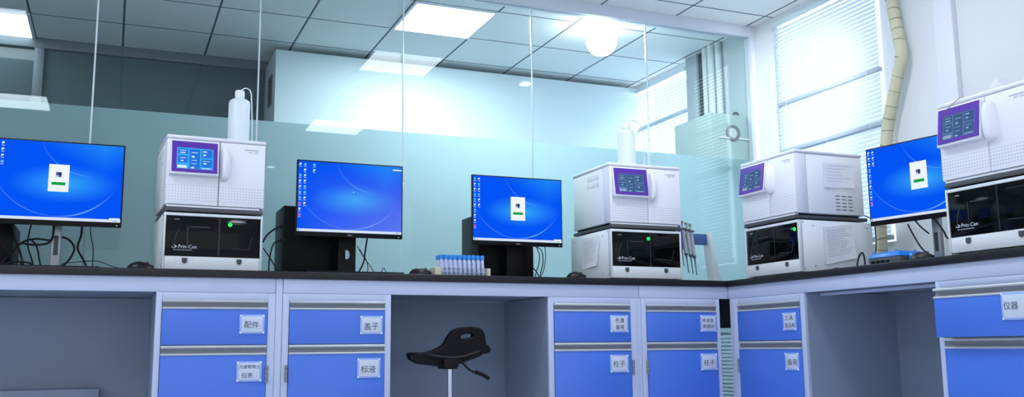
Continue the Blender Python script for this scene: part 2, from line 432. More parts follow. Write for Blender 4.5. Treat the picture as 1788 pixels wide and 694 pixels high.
# ------------------------------------------------------------------ foam wrapped pipe on the pillar
mb = MB(); P = [(3.765, -.405, 2.6), (3.765, -.417, 2.35), (3.76, -.452, 2.12), (3.755, -.47, 2.03), (3.757, -.435, 1.93), (3.762, -.37, 1.78), (3.765, -.325, 1.66), (3.758, -.30, 1.5), (3.735, -.275, 1.30), (3.73, -.262, 1.14), (3.73, -.255, .852)]
mb.tube(P, .031, M_FOAM, 16, 8)
o = mb.build('insulation', None)
t = thing('wrapped_pipe', 'cream foam wrapped pipe running down the white pillar behind the monitor', 'pipe', (0, 0, 0))
o.parent = t
V = [Vector(p) for p in P]
for i in range(len(V)-1):
    n = max(1, int((V[i+1]-V[i]).length/.055))
    for k in range(n):
        a = V[i].lerp(V[i+1], (k+.2)/n); d = (V[i+1]-V[i]).normalized()
        d = (d+Vector((random.uniform(-.2,.2), random.uniform(-.25,.25), 0))).normalized()
        MB().tube([a, a+d*random.choice((.003,.004,.007))]  , .0325, M_FOAMD, 16, 0).build('tape_band', t)

# ------------------------------------------------------------------ worktops and bench frames
tag(MB().box(-1.5, WX-.01, -.012, GY-.035, TOPB, TOPZ, M_TOP, .003).build('worktop'), 'long black worktop along the glass partition', 'worktop')
tag(MB().box(BX-.012, WX-.01, -2.9, -.0125, TOPB, TOPZ, M_TOP, .003).build('worktop'), 'black worktop along the window wall, right-hand bench', 'worktop')
t = thing('bench_frame', 'white steel bench frame under the worktop along the glass', 'bench', (0, 0, 0))
mb = MB()
for a, b in ((-1.5, .6375), (.6695, 2.4005), (2.4035, 2.9295)): mb.box(a, b, .0, .03, RAILB, TOPB, M_CABW, .0015)
mb.build('apron_rail', t)
MB().box(.6395, .6675, .001, .04, 0, TOPB, M_CABW, .0015).build('leg', t)
MB().box(2.392, 2.412, .004, .04, 0, RAILB-.001, M_CABW, .001).build('leg', t)
MB().box(-1.4, -1.36, .0, .04, 0, RAILB, M_CABW, .0015).build('leg', t)
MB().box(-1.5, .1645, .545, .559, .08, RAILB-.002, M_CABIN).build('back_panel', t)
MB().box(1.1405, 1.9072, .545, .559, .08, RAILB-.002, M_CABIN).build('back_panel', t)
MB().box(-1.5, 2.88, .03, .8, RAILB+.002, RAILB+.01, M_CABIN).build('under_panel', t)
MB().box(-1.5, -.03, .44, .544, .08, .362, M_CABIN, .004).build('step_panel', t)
t = thing('bench_frame', 'white steel bench frame of the right-hand bench by the window', 'bench', (0, 0, 0))
mb = MB(); mb.box(BX, BX+.03, -2.9, -.0005, RAILB, TOPB, M_CABW, .0015); mb.build('apron_rail', t)
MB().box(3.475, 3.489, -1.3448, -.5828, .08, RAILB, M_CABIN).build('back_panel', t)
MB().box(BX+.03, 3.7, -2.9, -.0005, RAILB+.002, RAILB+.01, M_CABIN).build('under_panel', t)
MB().box(3.02, 3.05, -1.34, -.586, RAILB-.014, RAILB, M_CABW, .002).build('cross_bar', t)
# dark box filling the upper corner gap
o = MB().box(2.885, 3.3, .25, .33, .615, .817, M_DARKGAP, .004).build('service_box'); tag(o, 'dark box under the worktop in the corner gap between the benches', 'box')

# ------------------------------------------------------------------ cabinets
def strip_handle(x0, x1, z0, z1, parent, name='handle'):
    """recessed aluminium pull: upper lip, hollow, lower lip"""
    h = z1-z0
    lip = lambda a, b: [(.012, a), (-.006, a), (-.008, a+(b-a)*.5), (-.005, b), (.012, b)]
    mb = MB(); mb.prism(lip(z0, z0+h*.2), 'x', x0, x1, M_ALU); mb.prism(lip(z1-h*.26, z1), 'x', x0, x1, M_ALU)
    mb.prism([(.014, z0+h*.2), (.003, z0+h*.2), (.008, z0+h*.45), (.004, z1-h*.26), (.014, z1-h*.26)], 'x', x0, x1, M_ALUD)
    return mb.build(name, parent)
def card(parent, x0, x1, z0, z1, lines, y=-.008):
    mb = MB()
    mb.box(x0, x1, y, y+.004, z0, z1, M_CARDF, .0012)
    mb.box(x0+.008, x1-.008, y-.0008, y+.001, z0+.007, z1-.007, M_CARD, .0004)
    for cx in (x0+.005, x1-.005):
        for cz in (z0+.005, z1-.005): mb.lathe([(.0042, 0), (.0036, -.0016)], (cx, y, cz), M_CORN, 10, 'y')
    for body, fx, fz, size, sx, sh in lines:
        T = FRONT(x0+(x1-x0)*fx, y-.0012, z0+(z1-z0)*fz) @ Matrix.Rotation(sh, 4, 'Z')
        mb.text(body, size, T, M_INK, .0002, 'LEFT', 0, sx)
    return mb.build('label_card', parent)
def cabinet(W, label, loc, rz, stile_l, stile_r, dcard, pcard, hinge, slide=0., dcx=None, D=.56):
    """local: front plane y=0, x 0..W, z world"""
    t = thing('base_cabinet', label, 'cabinet', loc, rz, 'blue fronted base cabinets')
    x0, x1 = stile_l, W-stile_r
    mb = MB()
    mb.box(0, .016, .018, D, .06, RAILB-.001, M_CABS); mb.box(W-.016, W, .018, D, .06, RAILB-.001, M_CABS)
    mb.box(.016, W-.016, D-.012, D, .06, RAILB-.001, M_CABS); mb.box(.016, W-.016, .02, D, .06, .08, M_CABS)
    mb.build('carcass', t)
    mb = MB()
    mb.box(0, x0-.001, 0, .018, .06, RAILB-.001, M_CABW, .001); mb.box(x1+.001, W, 0, .018, .06, RAILB-.001, M_CABW, .001)
    mb.box(x0-.001, x1+.001, 0, .018, .727, RAILB-.001, M_CABW, .001); mb.box(x0-.001, x1+.001, .012, .03, .535, .55, M_CABW)
    mb.box(x0, x1, .016, .02, .08, .727, M_DGREY)
    mb.build('face_frame', t)
    d = MB().box(x0+.001, x1-.001, -.004-slide, .012-slide, .543, .688, M_BLUE, .0012).build('drawer', t)
    if slide: 
        mb = MB(); mb.box(x0+.012, x1-.012, .012-slide, .4, .56, .68, M_ALUD); mb.build('drawer_box', d)
    h = strip_handle(x0+.001, x1-.001, .688, .7265, d)
    if slide: h.location = (0, -slide, 0)
    card(d, *dcard[0], dcard[1], -.008-slide)
    p = MB().box(x0+.001, x1-.001, -.004, .012, .09, .5, M_BLUE, .0012).build('door', t)
    strip_handle(x0+.001, x1-.001, .5, .5395, p)
    if pcard: card(p, *pcard[0], pcard[1])
    if hinge is not None:
        mb = MB(); hx = hinge
        mb.lathe([(.006, .385), (.006, .455)], (hx, -.006, 0), M_ALUD, 12)
        for z in (.40, .42, .44): mb.lathe([(.0066, z), (.0066, z+.002)], (hx, -.006, 0), M_DGREY, 12)
        mb.build('hinge', p)
    return t
L = lambda b, fx, fz, s, sx=1., sh=0.: (b, fx, fz, s, sx, sh)
cabinet(.4735, 'blue cabinet left of the white leg, drawer card reads 配件', (.165, 0, 0), 0, .024, .0315,
        ((.328, .430, .587, .666), [L('配件', .17, .34, .031, 1, -.05)]),
        ((.322, .424, .391, .474), [L('光谱管物土', .09, .66, .0172, 1), L('仪表', .2, .2, .024, .95)]), .444)
cabinet(.4715, 'blue cabinet right of the white leg, left of the stool, door card reads 标液', (.669, 0, 0), 0, .028, .028,
        ((.332, .433, .583, .663), [L('盖子', .16, .26, .034, 1, .04)]),
        ((.322, .425, .396, .480), [L('标液', .14, .3, .034, 1, -.02)]), .020)
cabinet(.485, 'blue cabinet just right of the stool, drawer card in two written lines 色谱 备用', (1.9075, 0, 0), 0, .028, .042,
        ((.326, .426, .588, .671), [L('色谱', .26, .58, .026, 1), L('备用', .28, .2, .024, 1)]),
        ((.321, .422, .396, .481), [L('柱子', .14, .34, .034, 1)]), .449)
cabinet(.46, 'blue cabinet last before the bench corner, standing left of the dark gap', (2.4135, 0, 0), 0, .027, .021,
        ((.337, .433, .590, .673), [L('移液管', .1, .58, .023, 1), L('数据线', .12, .22, .023, 1)]),
        ((.331, .429, .398, .481), [L('柱子', .16, .32, .033, 1)]), .024)
cabinet(.572, 'blue cabinet of the right bench nearest the corner, drawer shut', (BX, -.0105, 0), -PI/2, .066, .031,
        ((.424, .518, .587, .670), [L('工具', .16, .58, .026, 1.2), L('备品耗', .16, .18, .023, 1.05)]),
        ((.424, .522, .403, .484), [L('备用', .2, .32, .032, 1.1)]), .062)
cabinet(.62, 'blue cabinet at the right edge with its drawer pulled slightly open', (BX, -1.345, 0), -PI/2, .024, .03,
        ((.325, .445, .598, .694), [L('仪器', .08, .40, .030, 1.0)]), None, None, slide=.036)

# ------------------------------------------------------------------ analysers
def analyzer(label_u, label_l, loc, rz, lit, led, logo=True, papers=()):
    x, y = loc
    # ---- lower unit
    t = thing('autosampler', label_l, 'lab instrument', (x, y, TOPZ), rz, 'lower sampler units')
    w = .209
    mb = MB()
    for fx in (-.18, .18):
        for fy in (.04, .42): mb.lathe([(.014, 0), (.016, .013)], (fx, fy, 0), M_BLACK, 14)
    mb.build('foot', t)
    mb = MB(); mb.box(-w, w, .02, .455, .013, .262, M_SIDE, .004)
    for sx in (-1, 1):
        xx = sx*w
        mb.box(min(xx, xx-sx*.002)-.0005, max(xx, xx-sx*.002)+.0005, .02, .0215, .02, .258, M_DGREY)
        for fy, fz in ((.09, .04), (.09, .235), (.42, .04), (.42, .235), (.03, .03), (.03, .25)):
            mb.lathe([(.003, 0), (.003, sx*.0012)], (xx, fy, fz), M_DGREY, 8, 'x')
    mb.build('housing', t)
    mb = MB()
    mb.box(-w, -w+.008, 0, .022, .013, .262, M_INSTL, .002); mb.box(w-.008, w, 0, .022, .013, .262, M_INSTL, .002)
    mb.box(-w+.008, w-.008, 0, .022, .249, .262, M_INSTL, .002)
    mb.build('front_frame', t)
    MB().box(-w+.0085, w-.0085, .002, .02, .013, .073, M_INSTL, .003).build('front_strip', t)
    win = MB().box(-w+.0085, w-.0085, .004, .02, .0745, .2485, M_BLACKG, .002).build('window', t)
    mb = MB()                                   # faint probe and tubing behind the dark window
    Mf = mat('faint_inner', (52,58,60), .4); Md = mat('faint_inner_dark', (26,30,32), .3)
    mb.box(-.10, -.02, .0028, .0038, .2, .204, Mf); mb.tube([(-.165, .003, .12), (-.158, .003, .16), (-.145, .003, .19)], .0012, Mf, 6)
    mb.box(-.112, -.107, .0028, .0038, .105, .205, Md); mb.box(.02, .026, .0028, .0038, .08, .245, Md)
    mb.tube([(.06, .003, .115), (.14, .003, .11), (.152, .003, .118), (.165, .003, .165)], .0012, Mf, 6)
    mb.box(.06, .14, .0028, .0038, .225, .229, Md); mb.build('sampling_arm', win)
    mb = MB()
    T = FRONT(-.147, .003, .108)
    mb.text('Prin-Cen', .0215, T, mat('white_print', (206,212,224), .5), .0002)
    mb.text('ION CHROMATOGRAPH', .0062, FRONT(-.166, .003, .0985), mat('white_print', (206,212,224), .5), .0002, sx=1.12)
    wp = MATS['white_print']
    mb.prism([(-.166, .121), (-.160, .121), (-.150, .1145), (-.160, .108), (-.166, .108), (-.157, .1145)], 'y', .0025, .0035, wp)
    mb.box(-.172, -.167, .0025, .0035, .1135, .1155, wp); mb.box(-.172, -.166, .0025, .0035, .109, .1105, wp)
    mb.text('POWER', .006, FRONT(-.166, .003, .231), MATS['white_print'], .0002)
    mb.build('brand_print', win)
    if led is not None:
        MB().ball((led, .002, .218), .0085, .004, .0085, E_LED, 16).build('indicator_light', win, 'green indicator light')
    for lx in (-.118, .112):
        pts = [(lx-.011, .066), (lx+.011, .066)] + [(lx+.011*math.cos(a), .0535-.011*math.sin(a)) for a in [k*PI/8 for k in range(9)]]
        MB().prism(pts, 'y', -.001, .006, M_DGREY).build('latch', t)
    # ---- upper unit (its own thing, lifted off the lower one)
    u = thing('ion_chromatograph', label_u, 'lab instrument', (x, y, TOPZ+.2625), rz, 'upper analyser units')
    w = .211
    mb = MB(); mb.box(-w+.006, w-.004, -.004, .43, .006, .022, M_DGREY, .002); mb.box(-w+.014, w-.03, .01, .40, 0, .006, M_BLACK)
    mb.build('base_plate', u)
    mb = MB(); mb.box(-w+.018, w-.03, .014, .40, .022, .032, M_BLACK); mb.box(-w+.006, w-.016, .002, .02, .023, .036, M_INST, .002)
    mb.build('plinth', u)
    mb = MB(); mb.box(-w, w, .066, .41, .032, .325, M_SIDE, .006)
    for sx in (-1, 1):                               # five rows of three vent slots, low at the back on the right side
        if sx > 0:
            for r in range(5):
                for c in range(3): mb.box(w-.001, w+.0008, .235+c*.038, .262+c*.038, .054+r*.017, .058+r*.017, M_DGREY)
        else:
            for r in range(2):
                for c in range(5): mb.box(-w-.0012, -w+.001, .11+c*.026, .13+c*.026, .235+r*.04, .262+r*.04, M_INST, .0005)
    mb.build('housing', u)
    mb = MB()
    mb.box(-w, -w+.014, .0, .064, .032, .325, M_INST, .003); mb.box(w-.014, w, .0, .064, .032, .325, M_INST, .003)
    mb.box(-w+.014, w-.014, .02, .064, .036, .325, M_SIDE)
    mb.build('front_shell', u)
    mb = MB(); mb.box(-w-.003, w+.003, -.006, .415, .3255, .343, M_INST, .008, 3); mb.build('lid', u)
    mb = MB(); mb.box(-w+.0005, .0105, -.004, .018, .036, .3235, M_PERF, .003); mb.build('left_front_panel', u)
    dr = MB().box(.0135, w-.0005, -.004, .018, .036, .3235, M_PERF, .003).build('door', u)
    # crescent grip
    rings = []
    x0, x1, zc, hh = .019, .064, .222, .076
    for i in range(15):
        q = -1+2*i/14; e = math.sqrt(max(0, 1-abs(q)**2.6)); z = zc+hh*q
        dpt = .006+.026*e
        xr = x0+.006+(x1-x0-.006)*(.35+.65*e)
        rings.append([(x0, .0, z), (x0+.002, -.006-dpt, z), (x0+.012, -.010-dpt, z), (x0+(xr-x0)*.62, -.008-dpt*.9, z), (x0+(xr-x0)*.85, -.005-dpt*.55, z), (xr, -.003, z), (xr, .0, z)])
    mb = MB(); mb.loft(rings, M_INST); mb.build('handle', dr, ang=50)
    mb = MB(); xx = .118
    pm = mat('grey_print', (150,152,170), .6)
    mb.box(xx, xx+.062, -.0046, -.0038, .2955, .299, pm); mb.text('PIC-10A', .0125, FRONT(xx+.018, -.0044, .283), pm, .0002)
    mb.build('model_print', dr)
    # tilted screen housing
    zt, zb = .317, .165
    mb = MB()
    mb.hexa([(-.199, -.034, zb), (.006, -.034, zb), (.006, -.004, zb-.006), (-.199, -.004, zb-.006),
             (-.197, -.014, zt), (.004, -.014, zt), (.004, -.003, zt), (-.197, -.003, zt)], M_INST, .002)
    hs = mb.build('screen_housing', u)
    def F(px, pz, off):                            # point on the tilted face
        k = (pz-zb)/(zt-zb); return (px, -.034+.020*k-off, pz)
    def plate(mb, a, b, c, d, m, o0, o1):
        mb.hexa([F(a, c, o1), F(b, c, o1), F(b, c, o0), F(a, c, o0), F(a, d, o1), F(b, d, o1), F(b, d, o0), F(a, d, o0)], m)
    mb = MB()
    A0, A1, Z0, Z1 = -.192, -.001, .174, .312; B0, B1, C0, C1 = -.172, -.019, .188, .284
    for q in ((A0, A1, C1, Z1), (A0, A1, Z0, C0), (A0, B0, C0, C1), (B1, A1, C0, C1)): plate(mb, *q, M_PURP, 0, .004)
    mb.build('screen_bezel', hs, 'purple bezel')
    ea, eb, ec = (E_LCD, E_LCDT, E_LCDW) if lit else (E_LCDD, E_LCDTD, E_LCDWD)
    mb = MB(); plate(mb, B0, B1, C0, C1, ea, 0, .0006)
    for (a, b, c, d) in ((-.166, -.126, .256, .279), (-.166, -.126, .216, .247), (-.119, -.075, .190, .279), (-.069, -.024, .243, .279), (-.069, -.024, .200, .236)): plate(mb, a, b, c, d, eb, .0006, .0009)
    for (a, b, c, d) in ((-.168, -.130, .192, .204), (-.158, -.136, .259, .263), (-.155, -.143, .222, .227), (-.110, -.098, .241, .248), (-.112, -.098, .192, .198), (-.062, -.050, .252, .258), (-.060, -.048, .213, .219), (-.064, -.046, .268, .273), (-.160, -.132, .270, .2725), (-.158, -.134, .236, .2385), (-.112, -.084, .262, .2645), (-.110, -.088, .228, .230), (-.110, -.088, .212, .214), (-.064, -.034, .226, .228), (-.066, -.03, .193, .196)): plate(mb, a, b, c, d, ec, .0009, .0012)
    mb.build('display', hs, 'lit blue display' if lit else 'dim grey-blue display')
    return u, t
analyzer('white upper analyser unit with brightly lit blue display, between the left monitors', 'lower sampler with green light beside the black tower, under the brightly lit analyser',
         (.398, .215), math.radians(3), True, .068)
analyzer('white upper analyser unit whose bottle stands by the right end of the glass bench', 'lower sampler with green light and a paper on its left side, left of the pipettes',
         (2.522, .11), 0, False, .012)
analyzer('white upper analyser unit with a paper taped over its side vents, by the corner', 'lower sampler on the right bench with a sheet hanging on its side, nearest the corner',
         (2.995, -.285), -PI/2, False, .178)
analyzer('white upper analyser unit cut by the right edge of the photo', 'lower sampler at the right edge of the photo, in front of the window monitor',
         (2.985, -1.585), -PI/2, False, None)

# papers taped to the instruments
def paper(pts, label, name='paper_sheet', lines=8, nrm=(0,-1,0), seed=1):
    """pts: four corners (bl, br, tr, tl); a slightly curled sheet with faint print"""
    rnd = random.Random(seed); bl, br, tr, tl = [Vector(p) for p in pts]; n = Vector(nrm)
    def S(u, v, o=0.):
        b = bl.lerp(br, u); t_ = tl.lerp(tr, u); return b.lerp(t_, v)+n*(.002+o+.006*(1-v)**2*(.5+.5*math.sin(u*5+seed)))
    mb = MB(); NX, NY = 8, 8
    V = [[mb.bm.verts.new(S(i/NX, j/NY)) for i in range(NX+1)] for j in range(NY+1)]
    for j in range(NY):
        for i in range(NX): mb.face([V[j][i], V[j][i+1], V[j+1][i+1], V[j+1][i]], M_PAPER)
    for k in range(lines):
        v = .88-k*.76/lines; u0 = .1+.04*rnd.random(); u1 = .55+.35*rnd.random(); h = .018
        uu = u0
        while uu < u1:
            w = .03+.08*rnd.random()
            q = [S(uu, v, .0006), S(min(uu+w, .92), v, .0006), S(min(uu+w, .92), v+h, .0006), S(uu, v+h, .0006)]
            mb.face([mb.bm.verts.new(p) for p in q], M_INKL); uu += w+.02
    o = mb.build(name, None, normals=False); tag(o, label, 'paper', 'sheets taped to the instruments')
SY = -.4965
paper([(3.157, SY, 1.274), (3.345, SY, 1.279), (3.352, SY, 1.402), (3.163, SY, 1.399)], 'white sheet taped to the side of the upper analyser by the corner', lines=6, seed=2)
paper([(3.142, SY-.002, .897), (3.332, SY-.002, .935), (3.318, SY-.002, 1.10), (3.135, SY-.002, 1.078)], 'crumpled printed sheet hanging on the side of the corner sampler', lines=12, seed=3)
paper([(2.3125, .425, .927), (2.3125, .255, .935), (2.3125, .222, 1.088), (2.3125, .416, 1.09)], 'printed sheet taped to the left side of the sampler by the pipettes', lines=10, nrm=(-1,0,0), seed=4)

# ------------------------------------------------------------------ bottles on the analysers
def bottle(loc, label, tube_pts, H=.235):
    t = thing('reagent_bottle', label, 'bottle', loc, 0, 'white bottles on the analysers')
    R = .049
    MB().lathe([(R-.006, 0), (R, .006), (R, H-.022), (R-.004, H-.010), (R-.014, H-.002), (.021, H+.002), (.020, H+.010)], (0, 0, 0), M_BOTTLE, 32).build('body', t)
    mb = MB(); mb.lathe([(.0225, H+.008), (.0225, H+.036), (.019, H+.042)], (0, 0, 0), M_CAPW, 24); mb.build('cap', t)
    MB().tube(tube_pts, .0028, mat('clear_tubing', (226,236,244), .3), 8).build('tubing', t)
TZ = TOPZ+.2625+.343
bottle((.508, .41, TZ), 'white bottle with tube on the analyser between the left monitors', [(.0, 0, .27), (.014, 0, .287), (.034, 0, .292), (.05, .0, .275), (.055, 0, .23), (.062, 0, .1), (.064, 0, .002)])
bottle((2.545, .33, TZ), 'white bottle with looping tube on the analyser left of the pipettes', [(.0, 0, .27), (.02, 0, .292), (.06, .01, .295), (.10, .02, .28), (.135, .04, .245), (.15, .06, .15), (.15, .08, .02), (.15, .09, .003)])
# crumpled clear film on the right-hand analyser
mb = MB(); rnd = random.Random(5); rings = []
for i in range(7):
    k = i/6; r = .036*(1-k*.75); rings.append([(r*math.cos(a)*rnd.uniform(.6,1.25)+.012*k*math.sin(i), r*math.sin(a)*rnd.uniform(.6,1.25)-.004*i, .078*k) for a in [2*PI*j/9 for j in range(9)]])
mb.loft(rings, mat('clear_film', (236,240,250), .2)); o = mb.build('plastic_wrap', None, ang=10)
tag(o, 'crumpled clear plastic wrap on top of the rightmost analyser', 'plastic wrap', loc=(3.14, -1.512, TZ))

# ------------------------------------------------------------------ monitors
def monitor(label, loc, rz, zb, W, H, wide, dialog, icons, desk, brand=True, marker=False):
    """local: panel front plane y=0, stand behind, z=0 at worktop"""
    t = thing('monitor', label, 'monitor', loc, rz, 'desktop monitors')
    h = W/2; z0, z1 = zb, zb+H; bb = .022
    mb = MB(); mb.box(-h, h, 0, .012, z0, z1, M_BLACK, .002); mb.box(-h+.03, h-.03, .012, .04, z0+.03, z1-.05, M_BLACK, .008)
    bz = mb.build('bezel', t)
    if brand:
        mb = MB(); mb.text('DELL', .011, FRONT(-.012, -.0006, z0+.006), mat('grey_logo', (168,172,184), .4), .0002, 'LEFT'); mb.build('brand_print', bz)
    mb = MB(); mb.box(h-.022, h-.016, -.001, .001, z0+.007, z0+.010, emis('power_led', (200,220,255), .8)); mb.build('power_light', bz)
    a, b, c, d = -h+.006, h-.006, z0+bb, z1-.006
    mb = MB(); v = [mb.bm.verts.new(p) for p in ((a, -.0008, c), (b, -.0008, c), (b, -.0008, d), (a, -.0008, d))]
    f = mb.face(v, desk); uv = mb.bm.loops.layers.uv.new('UVMap')
    for lp, q in zip(f.loops, ((0,0),(1,0),(1,1),(0,1))): lp[uv].uv = q
    sc = mb.build('screen', t, normals=False)
    mb = MB(); mb.box(a, b, -.0014, -.0009, c, c+.0125, E_TASK); mb.box(a+.004, a+.010, -.0017, -.0013, c+.003, c+.009, E_BLUE)
    mb.box(b-.03, b-.012, -.0017, -.0013, c+.005, c+.007, E_GREY); mb.build('taskbar', sc)
    mb = MB(); rnd = random.Random(int(loc[0]*100))
    for (ci, ri) in icons:
        px = a+.010+ci*.0225; pz = d-.017-ri*.0268
        m = E_RED if (ri == 9 or (ci == 0 and ri == 7 and not dialog)) else (E_CYAN if rnd.random() < (.55 if ci == 0 else .2) else E_WHITE)
        mb.box(px-.0048, px+.0048, -.0014, -.0009, pz-.004, pz+.0065, m, .0003)
        if m == E_WHITE: mb.box(px-.001, px+.005, -.0017, -.0013, pz-.004, pz+.0005, E_BLUE)
        mb.box(px-.006, px+.006, -.0014, -.0009, pz-.0105, pz-.0085, E_TASK)
    mb.build('desktop_icon', sc)
    if dialog:
        dx, dz, dw, dh = dialog
        mb = MB(); mb.box(dx-dw/2, dx+dw/2, -.0014, -.0009, dz-dh/2, dz+dh/2, E_WHITE)
        mb.box(dx-.012, dx+.010, -.0018, -.0013, dz+.004, dz+.026, E_GREY); mb.box(dx-.002, dx+.010, -.0021, -.0017, dz+.012, dz+.024, E_NAVY)
        mb.box(dx-.010, dx-.003, -.0021, -.0017, dz+.003, dz+.012, E_TASK); mb.box(dx-.008, dx+.008, -.0018, -.0013, dz-dh*.42, dz-dh*.39, E_TASK)
        dl = mb.build('login_window', sc)
        mb = MB(); mb.box(dx-.027, dx+.027, -.0019, -.0013, dz-dh*.26, dz-dh*.15, E_GREEN); mb.build('button', dl, 'green button')
    mb = MB(); mb.box(b-.045, b-.002, -.0014, -.0009, (d-.020) if marker else c+.0125, (d-.014) if marker else c+.018, E_WHITE); mb.build('corner_note', sc)
    if marker:
        mb = MB(); mb.box(.012, .016, -.0014, -.0009, zb+H*.6, zb+H*.6+.004, E_WHITE); mb.build('pointer', sc)
    if wide:
        cx, cw = wide[0], wide[1]
        mb = MB()
        # column with a round cable hole
        if wide[2]:
            n = 24; R = .021; hz = .125; y0, y1 = .10, .116
            def ring(y): return [mb.bm.verts.new((cx+R*.8*math.cos(2*PI*k/n), y, hz+R*1.1*math.sin(2*PI*k/n))) for k in range(n)]
            def sq(y):
                out = []
                for k in range(n):
                    an = 2*PI*k/n; ux, uz = math.cos(an), math.sin(an); s_ = 1/max(abs(ux), abs(uz))
                    out.append(mb.bm.verts.new((cx+ux*s_*cw/2, y, hz+uz*s_*.045)))
                return out
            r0, r1, s0, s1 = ring(y0), ring(y1), sq(y0), sq(y1)
            for k in range(n):
                j = (k+1) % n
                mb.face([s0[k], s0[j], r0[j], r0[k]], M_BLACK); mb.face([s1[k], s1[j], r1[j], r1[k]], M_BLACK)
                mb.face([r0[k], r0[j], r1[j], r1[k]], M_BLACK); mb.face([s0[k], s0[j], s1[j], s1[k]], M_BLACK)
            mb.box(cx-cw/2, cx+cw/2, y0, y1, .008, .08, M_BLACK); mb.box(cx-cw/2, cx+cw/2, y0, y1, .17, zb+.18, M_BLACK)
        else:
            mb.box(cx-cw/2, cx+cw/2, .10, .118, .008, zb+.18, M_BLACK, .003)
        mb.box(cx-.035, cx+.035, .03, .11, zb+.10, zb+.17, M_BLACK, .004)
        mb.build('stand_column', t)
        MB().box(cx-.12, cx+.12, -.01, .17, 0, .009, M_BLACK, .004).build('stand_base', t)
    else:
        cx = 0
        col = MB().box(cx-.020, cx+.020, .10, .128, .006, zb+.16, M_SILV, .006).build('stand_column', t)
        MB().box(cx-.009, cx+.009, .0985, .101, .085, .17, M_DGREY, .002).build('cable_slot', col)
        MB().box(cx-.03, cx+.03, .03, .12, zb+.09, zb+.16, M_SILV, .004).build('mount', t)
        MB().box(cx-.09, cx+.09, .03, .20, 0, .008, M_SILV, .003).build('stand_base', t)
    return t
ic2 = [(0, r) for r in (0,2,3,4,5,6,7,8,9)]+[(1, r) for r in range(8)]+[(2.9, 0), (2.9, 1)]
ic3 = [(0, r) for r in range(10)]+[(1, r) for r in range(6)]
ic5 = [(0, r) for r in range(10)]+[(1, r) for r in range(3)]
ic1 = [(0, r) for r in range(9)]+[(1, r) for r in range(4)]
# values: bottom of panel above worktop, width, height
monitor('left-edge monitor on a silver stand showing a login window', (-.2365, .35, TOPZ), 0, .203, .517, .366, None, (.0, .203+.205, .080, .118), ic1, M_DESK, brand=False)
monitor('monitor with three icon columns and no login window, left of the tube rack', (1.033, .35, TOPZ), 0, .197, .517, .363, (.01, .085, True), None, ic2, M_DESK2, marker=True)
monitor('monitor standing behind the tube rack, login window on its blue desktop', (1.906, .35, TOPZ), 0, .185, .505, .358, (.02, .085, False), (.0, .185+.192, .080, .122), ic3, M_DESK)
monitor('monitor by the window between the two right-bench instruments', (3.345, -.905, TOPZ), -PI/2+math.radians(9), .222, .54, .372, None, (.005, .222+.205, .085, .125), ic5, M_DESK, brand=False)

# ------------------------------------------------------------------ computer towers
def tower(label, loc, W, D, H, side=True):
    t = thing('computer_tower', label, 'computer', loc, 0, 'black computer towers')
    MB().box(0, W, .012, D, .0, H, M_BLACK, .004).build('case', t)
    mb = MB(); mb.box(.002, W-.002, 0, .014, .004, H-.004, mat('tower_front', (5,5,8), .5, spec=.2), .004)
    mb.build('front_panel', t)
    mb = MB(); mb.box(W*.2, W*.8, -.002, .002, H*.80, H*.84, M_DGREY); mb.build('disc_drive', t)
    MB().lathe([(.008, -.003), (.008, .001)], (W*.5, 0, H*.92), M_SILV, 16, 'y').build('power_button', t)
tower('black computer tower behind the monitor with three icon columns', (.751, .54, TOPZ), .307, .26, .367)
tower('black computer tower behind the monitor by the tube rack', (1.760, .54, TOPZ), .318, .26, .371)
tower('black computer tower at the left edge beside the tangle of cables', (-.78, .46, TOPZ), .375, .33, .222)

# ------------------------------------------------------------------ keyboards and mice
def keyboard(label, loc, W, D=.125):
    t = thing('keyboard', label, 'keyboard', loc, 0, 'black keyboards')
    MB().hexa([(0,0,.0),(W,0,.0),(W,D,.0),(0,D,.0),(0,0,.008),(W,0,.008),(W,D,.018),(0,D,.018)], M_BLACK, .002).build('case', t)
    mb = MB(); n = int(W/.0195)
    for r in range(6):
        for c in range(n):
            y = .008+r*.0185; z = .008+.010*y/D; x = .006+c*(W-.012)/n
            mb.box(x, x+.0165, y, y+.0155, z-.001, z+.007, M_DGREY if False else M_BLACK, .0015, 1)
    mb.build('keys', t)
keyboard('black keyboard under the left-edge monitor', (-.49, .13, TOPZ), .445)
keyboard('black keyboard in front of the monitor with three icon columns', (.80, .10, TOPZ), .44)
def mouse(label, loc, rz, cord=None):
    t = thing('computer_mouse', label, 'mouse', loc, rz, 'black computer mice')
    mb = MB(); rings = []
    for i in range(11):
        k = i/10; s_ = math.sin(PI*(.06+.88*k))**.55
        x = -.052+.104*k; hw = .031*s_; hz = (.010+.034*math.sin(PI*(.12+.72*k**.8)))
        rings.append([(x, hw*math.cos(a), max(0, hz*math.sin(a))) for a in [PI*j/10 for j in range(11)]])
    mb.loft(rings, mat('mouse_black', (9,9,12), .38, spec=.28)); mb.build('shell', t, ang=60)
    MB().lathe([(.006, -.003), (.006, .003)], (.026, 0, .038), M_DGREY, 14, 'y').build('scroll_wheel', t)
    if cord: MB().tube(cord, .0017, M_CABLE, 6).build('cord', t)
mouse('black mouse with a raised cord left of the brightly lit analyser', (.105, .19, TOPZ), 0, [(-.05, 0, .008), (-.10, .03, .020), (-.16, .08, .045), (-.19, .10, .05), (-.26, .10, .042), (-.30, .10, .036), (-.31, .10, .018), (-.285, .09, .004), (-.28, .085, .0025)])
mouse('black mouse beside the left end of the tube rack', (1.325, .16, TOPZ), 0)
mouse('black mouse at the left side of the sampler by the pipettes', (2.145, .17, TOPZ), 0)
mouse('black mouse in front of the silver stand on the right bench', (3.06, -1.165, TOPZ), -PI/2+.2)

